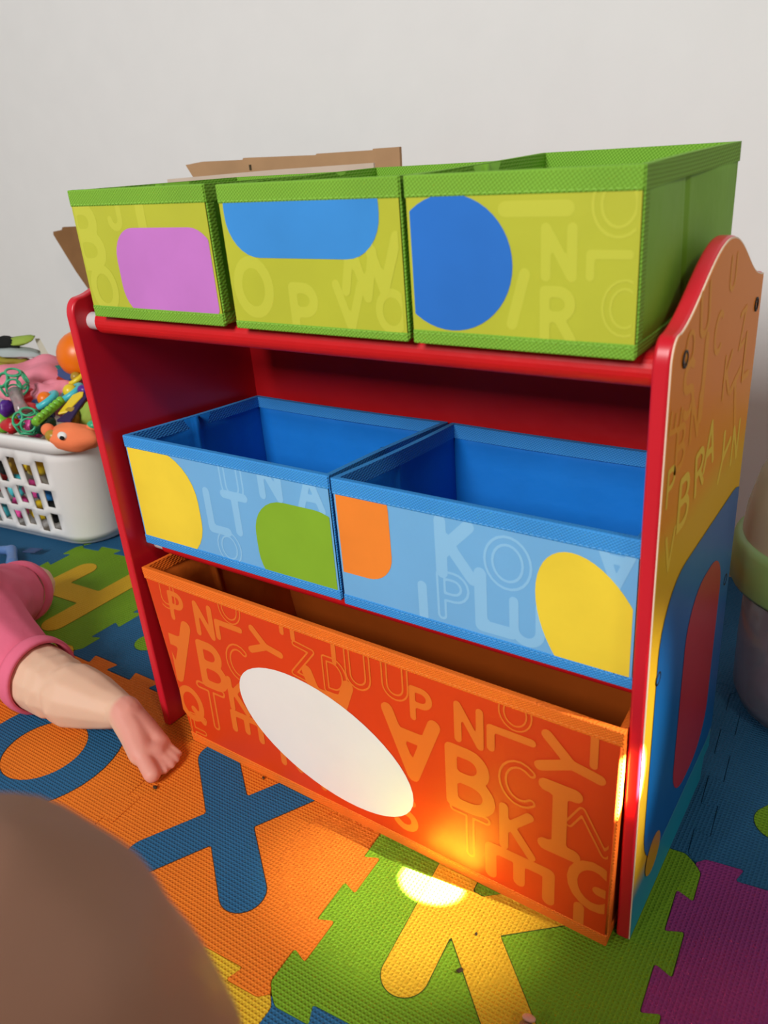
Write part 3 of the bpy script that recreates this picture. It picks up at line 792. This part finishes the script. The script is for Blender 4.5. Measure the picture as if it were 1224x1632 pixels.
# orange plush face
e = empty('plush_animal', (-.505,.285,.228), 'coral orange plush animal with a white eye at the basket rim', 'plush', TG)
ell('body', (-.505,.296,.240), (.052,.032,.026), T_coral, e, (0,.05,.35), 28, 18, .15, 3)
ell('ear', (-.548,.276,.256), .012, T_coral, e); ell('ear', (-.472,.318,.258), .011, T_coral, e)
ell('patch', (-.530,.270,.248), (.015,.011,.012), T_gold, e); ell('eye', (-.500,.272,.252), (.011,.008,.008), T_wht, e); ell('pupil', (-.494,.266,.251), (.005,.004,.004), T_blk, e)
one(ell('fabric_leaf', (-.895,.472,.350), (.048,.020,.008), T_leaf, rot=(.2,-.1,.3), lump=.3), 'pale green cloth piece at the top left of the pile', 'fabric toy')
one(ell('black_cloth', (-.925,.455,.346), (.040,.022,.014), T_blk, rot=(0,.1,.3), lump=.5, seed=4), 'crumpled black cloth at the top left of the pile', 'cloth')
one(ell('grey_cloth', (-.895,.456,.328), (.066,.030,.010), T_grey, rot=(0,.1,.3), lump=.4, seed=6), 'light grey folded cloth below the black cloth', 'cloth')
one(ell('olive_cloth', (-.912,.445,.314), (.060,.030,.012), T_olive, rot=(0,.1,.3), lump=.4, seed=7), 'olive yellow cloth edge above the pink blanket', 'cloth')
one(prism('fabric_strap', [(-.872,.498,.346),(-.862,.503,.346),(-.802,.480,.312),(-.818,.472,.312)], (0,0,.004), T_beige), 'beige woven strap end at the back of the pile', 'strap')
one(ell('purple_toy', (-.578,.388,.296), (.013,.010,.010), T_pur), 'small purple toy beside the yellow knob', 'toy')
one(ell('red_cloth', (-.662,.276,.250), (.024,.018,.014), T_red, lump=.3), 'dark red toy at the left edge above the basket rim', 'toy')
one(ell('purple_rattle', (-.692,.292,.276), (.011,.018,.016), T_pur, lump=.3), 'purple and blue toy left of the bead tube', 'toy')
one(ell('lime_toy', (-.720,.462,.322), (.010,.009,.016), pm('toy_lime',(190,206,60)), rot=(0,.3,0)), 'small lime toy against the orange ball', 'toy')
one(ell('teal_toy', (-.470,.318,.262), (.012,.010,.008), T_sea), 'small sea green toy beside the coral plush', 'toy')
for k, (x, y, z, m, lab) in enumerate(((-.60,.30,.252,T_dkg,'dark green toy under the green teether'),(-.655,.335,.262,T_navy,'navy toy in the gap below the turquoise ring'),(-.56,.345,.256,T_gold,'mustard toy beside the purple strap'),(-.72,.36,.268,T_red,'dark red toy under the pink plush'),(-.53,.36,.258,T_leaf,'leaf green toy by the shelf panel'),(-.70,.292,.248,T_gr,'lime green toy at the left above the rim'),(-.625,.300,.246,T_mag,'magenta toy beneath the lattice rattle'),(-.585,.40,.268,T_or,'orange toy behind the purple toy'))):
    one(ell('small_toy', (x, y, z), (.026,.022,.018), m, rot=(k,.3*k,k), lump=.35, seed=k+40), lab)
# toys seen through the slots
cols = [('red',T_red),('blue',T_blue),('yellow',T_yel),('green',T_gr),('white',T_wht),('orange',T_or),('magenta',T_mag),('dark green',T_dkg),('purple',T_pur),('gold',T_gold),('navy',T_navy),('turquoise',T_teal),('black',T_blk),('coral',T_coral)]
rr_ = random.Random(11); n_ = 0; used_ = set()
for row, z in enumerate((.045, .100, .155)):
    for k in range(11):
        x = .222-.050*k+rr_.uniform(-.008,.008); P = bw(x, (-.142,-.146,-.150)[row]+rr_.uniform(-.006,.006), z+rr_.uniform(-.006,.006))
        nm, m = cols[(k*5+row*3+rr_.randrange(3)) % len(cols)]
        lab = '%s toy seen through the %s row of basket slots' % (nm, ('lowest','middle','upper')[row])
        while lab in used_:
            n_ += 1; nm, m = cols[n_ % len(cols)]
            lab = '%s toy seen through the %s row of basket slots' % (nm, ('lowest','middle','upper')[row])
        used_.add(lab)
        r0 = rr_.uniform(.021,.025)
        if k % 3 == 1:
            o = torus('basket_toy', P, r0*.78, r0*.30, m, None, (1.3,rr_.uniform(0,1),0))
        else:
            o = ell('basket_toy', P, (r0, r0*rr_.uniform(.7,1), r0*rr_.uniform(.8,1)), m, rot=(rr_.random(),rr_.random(),rr_.random()), seg=18, ring=12, lump=.25, seed=k+row*9)
        one(o, lab)
# hidden fill under the visible pile so the pile rests on something
one(ell('stuffed_cushion', tuple(bw(0,.02,.125)), (.215,.115,.115), T_beige, lump=.1, seg=32, ring=18), 'beige cushion filling the middle of the basket', 'cushion')

# small blue toy on the mat
e = empty('toy_figure', (-.642,.193,0), 'small light blue plastic toy lying on the mat by the baby', 'toy')
blob('figure_body', [[(-.668,.205,.012,.012),(-.645,.192,.012,.010),(-.615,.172,.012,.012)],[(-.668,.205,.012,.010),(-.690,.196,.012,.009)]], pm('toy_light_blue',(96,136,196)), e, .003)
for k in range(4): tube('bristle', [(-.640,.212+.005*k,.012),(-.612,.222+.005*k,.012)], .0016, mat('bristle',(60,80,120),.7), e, 6)

# ------------------------------------------------------------------ plastic jar with dome lid
M_jar = mat('clear_plastic', (190, 190, 200), 0.18, trans=0.75, spec=0.5); M_lid = mat('sage_plastic', (128, 168, 96), 0.35, spec=0.5)
M_dome = mat('dome_plastic', (196, 196, 160), 0.25, trans=0.25, spec=0.5)
jc = (.730, .437, 0)
e = empty('plastic_jar', jc, 'clear plastic jar with a green dome lid standing right of the toy shelf', 'jar')
lathe('jar_body', [(0,.002),(.07,.002),(.092,.010),(.100,.030),(.101,.100),(.099,.190),(.097,.190),(.098,.100),(.097,.032),(.088,.014),(0,.006)], jc, M_jar, e, 48)
lathe('lid_rim', [(.098,.186),(.117,.184),(.120,.190),(.118,.236),(.112,.244),(.104,.244),(.100,.200)], jc, M_lid, e, 48)
dm = lathe('dome', [(.110,.242),(.107,.275),(.098,.315),(.080,.352),(.054,.378),(.025,.390),(0,.392)], jc, M_dome, e, 48)
tube('dome_slot', [(.695,.352,.300),(.702,.356,.330),(.712,.372,.358)], .006, mat('slot_brown',(96,66,36),.5), dm, 10)
JT = [('pink', (236,170,190)), ('pale grey', (190,196,190)), ('rose', (220,150,170)), ('mint', (170,200,184)), ('mauve', (190,160,196))]
for k, (dx, dy, z, rx, rz) in enumerate(((-.036,-.030,.040,.036,.028),(.034,-.036,.042,.036,.030),(-.034,-.030,.096,.038,.029),(.036,-.030,.104,.037,.030),(.0,-.028,.152,.045,.022))):
    nm, c = JT[k]
    tag(ell('folded_cloth', (jc[0]+dx, jc[1]+dy, z), (rx, .036, rz), mat('jar_cloth_%d' % k, c, .9, 'noise', .5, 60, .1), lump=.2, seed=k, seg=26, ring=16), '%s cloth bundle inside the clear jar' % nm, 'cloth', 'cloth bundles in the jar')

# ------------------------------------------------------------------ baby
M_baby = mat('baby_skin', (226, 184, 156), 0.55, 'noise', 0.12, 160, 0.04, sss=0.2)
M_pinkc = mat('pink_cotton', (226, 106, 134), 0.85, 'noise', 0.35, 30, 0.05)
baby = empty('person', (-.33,-.03,0), 'baby in a pink outfit crawling on the mat with one bare foot stretched back', 'person')
# rosier skin on the sole: blended in by where it sits on the foot
nt = M_baby.node_tree; bs_ = nt.nodes['Principled BSDF']; tc = nt.nodes.new('ShaderNodeTexCoord')
old = bs_.inputs['Base Color'].links[0].from_socket
def plane_mask(nvec, d, w):
    dp = nt.nodes.new('ShaderNodeVectorMath'); dp.operation = 'DOT_PRODUCT'; dp.inputs[1].default_value = nvec
    nt.links.new(tc.outputs['Object'], dp.inputs[0])
    mr = nt.nodes.new('ShaderNodeMapRange'); mr.interpolation_type = 'SMOOTHSTEP'; mr.inputs['From Min'].default_value = d-w; mr.inputs['From Max'].default_value = d+w
    nt.links.new(dp.outputs['Value'], mr.inputs['Value']); return mr.outputs['Result']
nv = Vector((.48, -.10, .87)).normalized(); P0 = Vector((-.01,-.046,.056))-Vector((-.33,-.03,0))
m1 = plane_mask(tuple(nv), P0.dot(nv), .010); m2 = plane_mask((1,0,0), -.014+.33, .006)
mu = nt.nodes.new('ShaderNodeMath'); mu.operation = 'MULTIPLY'; nt.links.new(m1, mu.inputs[0]); nt.links.new(m2, mu.inputs[1])
mx = nt.nodes.new('ShaderNodeMix'); mx.data_type = 'RGBA'; mx.inputs['B'].default_value = lin((220,152,136))
nt.links.new(mu.outputs[0], mx.inputs['Factor']); nt.links.new(old, mx.inputs['A']); nt.links.new(mx.outputs['Result'], bs_.inputs['Base Color'])
toes = [[(.058,-.078,.020,.0110),(.076,-.0845,.0135,.0112)], [(.062,-.0645,.016,.0058),(.0795,-.0685,.0095,.0064)], [(.062,-.0555,.016,.0054),(.0800,-.0580,.0092,.0060)], [(.060,-.0470,.016,.0052),(.0780,-.0480,.0090,.0056)], [(.056,-.0390,.016,.0050),(.0730,-.0385,.0086,.0052)]]
body = [[(-.30,-.06,.080,.055),(-.215,-.055,.052,.050),(-.165,-.056,.049,.0475),(-.146,-.056,.047,.0465)], [(-.140,-.056,.047,.043),(-.118,-.056,.046,.0405)], [(-.106,-.055,.046,.0455),(-.080,-.050,.044,.040),(-.050,-.046,.042,.031),(-.028,-.045,.044,.0245)], [(-.024,-.045,.045,.022)], [(-.012,-.046,.047,.0235),(-.006,-.047,.046,.0225)],
        [(-.008,-.050,.046,.0205),(.018,-.058,.034,.0200),(.044,-.072,.0235,.0165)], [(-.002,-.044,.042,.0195),(.022,-.046,.030,.0190),(.046,-.046,.0205,.0145)], [(.046,-.072,.0215,.0155),(.054,-.058,.0195,.0135),(.048,-.044,.0195,.0130)]] + toes + [
        [(-.35,-.02,.09,.055),(-.405,.06,.065,.044),(-.440,.108,.042,.037)], [(-.440,.108,.038,.034),(-.41,.05,.030,.028),(-.37,.01,.026,.022),(-.35,-.02,.022,.016)],
        [(-.36,-.06,.11,.07),(-.46,-.12,.14,.070),(-.56,-.18,.160,.065),(-.60,-.205,.18,.03)], [(-.66,-.24,.215,.075),(-.69,-.255,.205,.068)],
        [(-.56,-.12,.15,.035),(-.60,-.10,.09,.026),(-.625,-.10,.03,.020),(-.655,-.11,.014,.014)], [(-.54,-.24,.15,.035),(-.56,-.28,.09,.026),(-.58,-.29,.03,.020),(-.61,-.31,.014,.014)]]
blob('body', body, M_baby, baby, .0024, 10)
blob('outfit', [[(-.350,-.055,.095,.082),(-.275,-.058,.070,.066),(-.238,-.0565,.060,.0565)], [(-.35,-.03,.095,.070),(-.385,.020,.074,.055),(-.399,.042,.068,.0565)],
                [(-.36,-.06,.115,.085),(-.46,-.12,.145,.083),(-.56,-.18,.160,.075)], [(-.55,-.13,.15,.046),(-.585,-.11,.115,.038)], [(-.535,-.23,.15,.046),(-.55,-.26,.115,.038)]], M_pinkc, baby, .005, 4)
lathe('cuff', [(.0485,.000),(.0545,.001),(.0555,.008),(.0550,.020),(.0535,.0235),(.0490,.0235),(.0485,.012)], (-.196,-.0555,.0525), M_pinkc, baby, 40, rot=Matrix.Rotation(PI/2, 3, 'Y'))
far_ax = Vector((-.42,.72,-.30)).normalized()
lathe('cuff', [(.0455,.000),(.0515,.001),(.0525,.007),(.0515,.016),(.0500,.019),(.0450,.019),(.0445,.010)], (-.403,.062,.063), M_pinkc, baby, 40, rot=far_ax.to_track_quat('Z','Y').to_matrix())
hd = Vector((-.688,-.254,.206)); fd = Vector((-.82,-.50,-.28)).normalized(); rd = fd.cross(Vector((0,0,1))).normalized(); ud = rd.cross(fd)
for sg in (-1, 1):
    ey = ell('eye', hd+fd*.063+rd*.024*sg+ud*.008, .0095, M_white, baby, seg=14, ring=10); ell('iris', hd+fd*.0705+rd*.025*sg+ud*.008, .0050, M_screw, ey, seg=10, ring=8)
    ell('ear', hd+rd*.070*sg-fd*.004, (.012,.012,.017), M_baby, baby, seg=12, ring=8)
ell('nose', hd+fd*.070-ud*.010, .0085, M_baby, baby, seg=12, ring=8)
ell('mouth', hd+fd*.063-ud*.030, (.011,.011,.0045), mat('lip_pink', (200,110,110), .5), baby, seg=12, ring=8)
ell('hair_cap', (-.672,-.243,.226), (.078,.077,.072), mat('hair_brown', (70,46,30), .7), baby)

# ------------------------------------------------------------------ person taking the photograph: knee and foot at the bottom of the frame
M_skin = mat('brown_skin', (150, 108, 86), 0.55, 'noise', 0.1, 90, 0.06, sss=0.15)
ph = empty('person', (.85,-.95,0), 'blurred bare knee of a person seated at the lower left with toes on the mat', 'person')
legs = [[(.88,-.98,.14,.10),(.72,-.72,.33,.085),(0.5945,-0.5007,0.4803,.081)], [(0.5945,-0.5007,0.4803,.076),(0.6023,-0.4836,0.4526,.069),(0.5945,-0.5007,0.4803,.074),(.575,-.490,.40,.058),(.545,-.50,.26,.052),(.53,-.51,.10,.036)], [(.53,-.51,.05,.036),(.50,-.44,.035,.030),(.47,-.37,.022,.022)],
        [(.92,-.98,.14,.10),(1.02,-.72,.20,.08),(1.04,-.52,.24,.062)], [(1.04,-.52,.24,.058),(.90,-.48,.14,.048),(.72,-.43,.07,.034)], [(.72,-.43,.05,.034),(.66,-.31,.042,.030),(.625,-.21,.028,.024)],
        [(.612,-.19,.020,.014),(.5985,-.1335,.014,.0115)], [(.630,-.185,.018,.011),(.622,-.146,.011,.009)], [(.644,-.19,.018,.010),(.638,-.155,.0105,.0085)], [(.656,-.20,.017,.010),(.652,-.167,.010,.008)], [(.666,-.21,.016,.010),(.664,-.18,.0095,.0075)]]
blob('legs', legs, M_skin, ph, .006, 8)
blob('shirt', [[(.88,-1.02,.22,.15),(.80,-1.02,.44,.160),(.75,-1.01,.66,.150)], [(.58,-1.0,.72,.075),(.92,-1.0,.72,.075)], [(.56,-.99,.70,.068),(.54,-.86,.56,.058)], [(.94,-.99,.70,.068),(1.0,-.86,.56,.058)]], mat('grey_shirt', (110,112,120), .9), ph, .012, 6)
blob('upper_body', [[(.75,-1.0,.72,.06),(.75,-.98,.86,.055)], [(.75,-.975,.95,.092),(.75,-.96,1.0,.095)], [(.54,-.86,.56,.042),(.60,-.74,.58,.036),(.69,-.64,.63,.030)], [(1.0,-.86,.56,.042),(.95,-.74,.58,.036),(.88,-.64,.63,.030)]], M_skin, ph, .008, 6)
ell('hair', (.752,-.985,1.005), (.104,.104,.112), mat('hair_black', (26,20,18), .6), ph, lump=.1)
ell('toenail', (.5978,-.1265,.0205), (.0058,.0062,.0022), mat('nail', (214,160,140), .3), ph, (-.6,0,.1))
blob('shorts', [[(.88,-.99,.15,.12),(.77,-.80,.28,.105)], [(.92,-.99,.15,.12),(.99,-.80,.19,.10)]], mat('dark_shorts', (50,54,66), .85), ph, .009, 6)

# ------------------------------------------------------------------ crumbs on the mat
M_crumb = mat('crumb_brown', (60, 42, 24), .8)
for k, (x, y, r, lab) in enumerate(((.0855,-.0905,.0034,'dark seed crumb on the orange X tile by the toes'), (.520,-.108,.0034,'brown crumb on the yellow letter K'), (.515,-.067,.0019,'tiny dark crumb near the sun spot'), (.1915,-.0115,.0022,'tiny dark crumb on the X tile by the orange bin'))):
    tag(ell('crumb', (x, y, .0008+r*.45), (r, r*.6, r*.5), M_crumb, rot=(0,0,k), seg=10, ring=8, lump=.4, seed=k), lab, 'crumb')
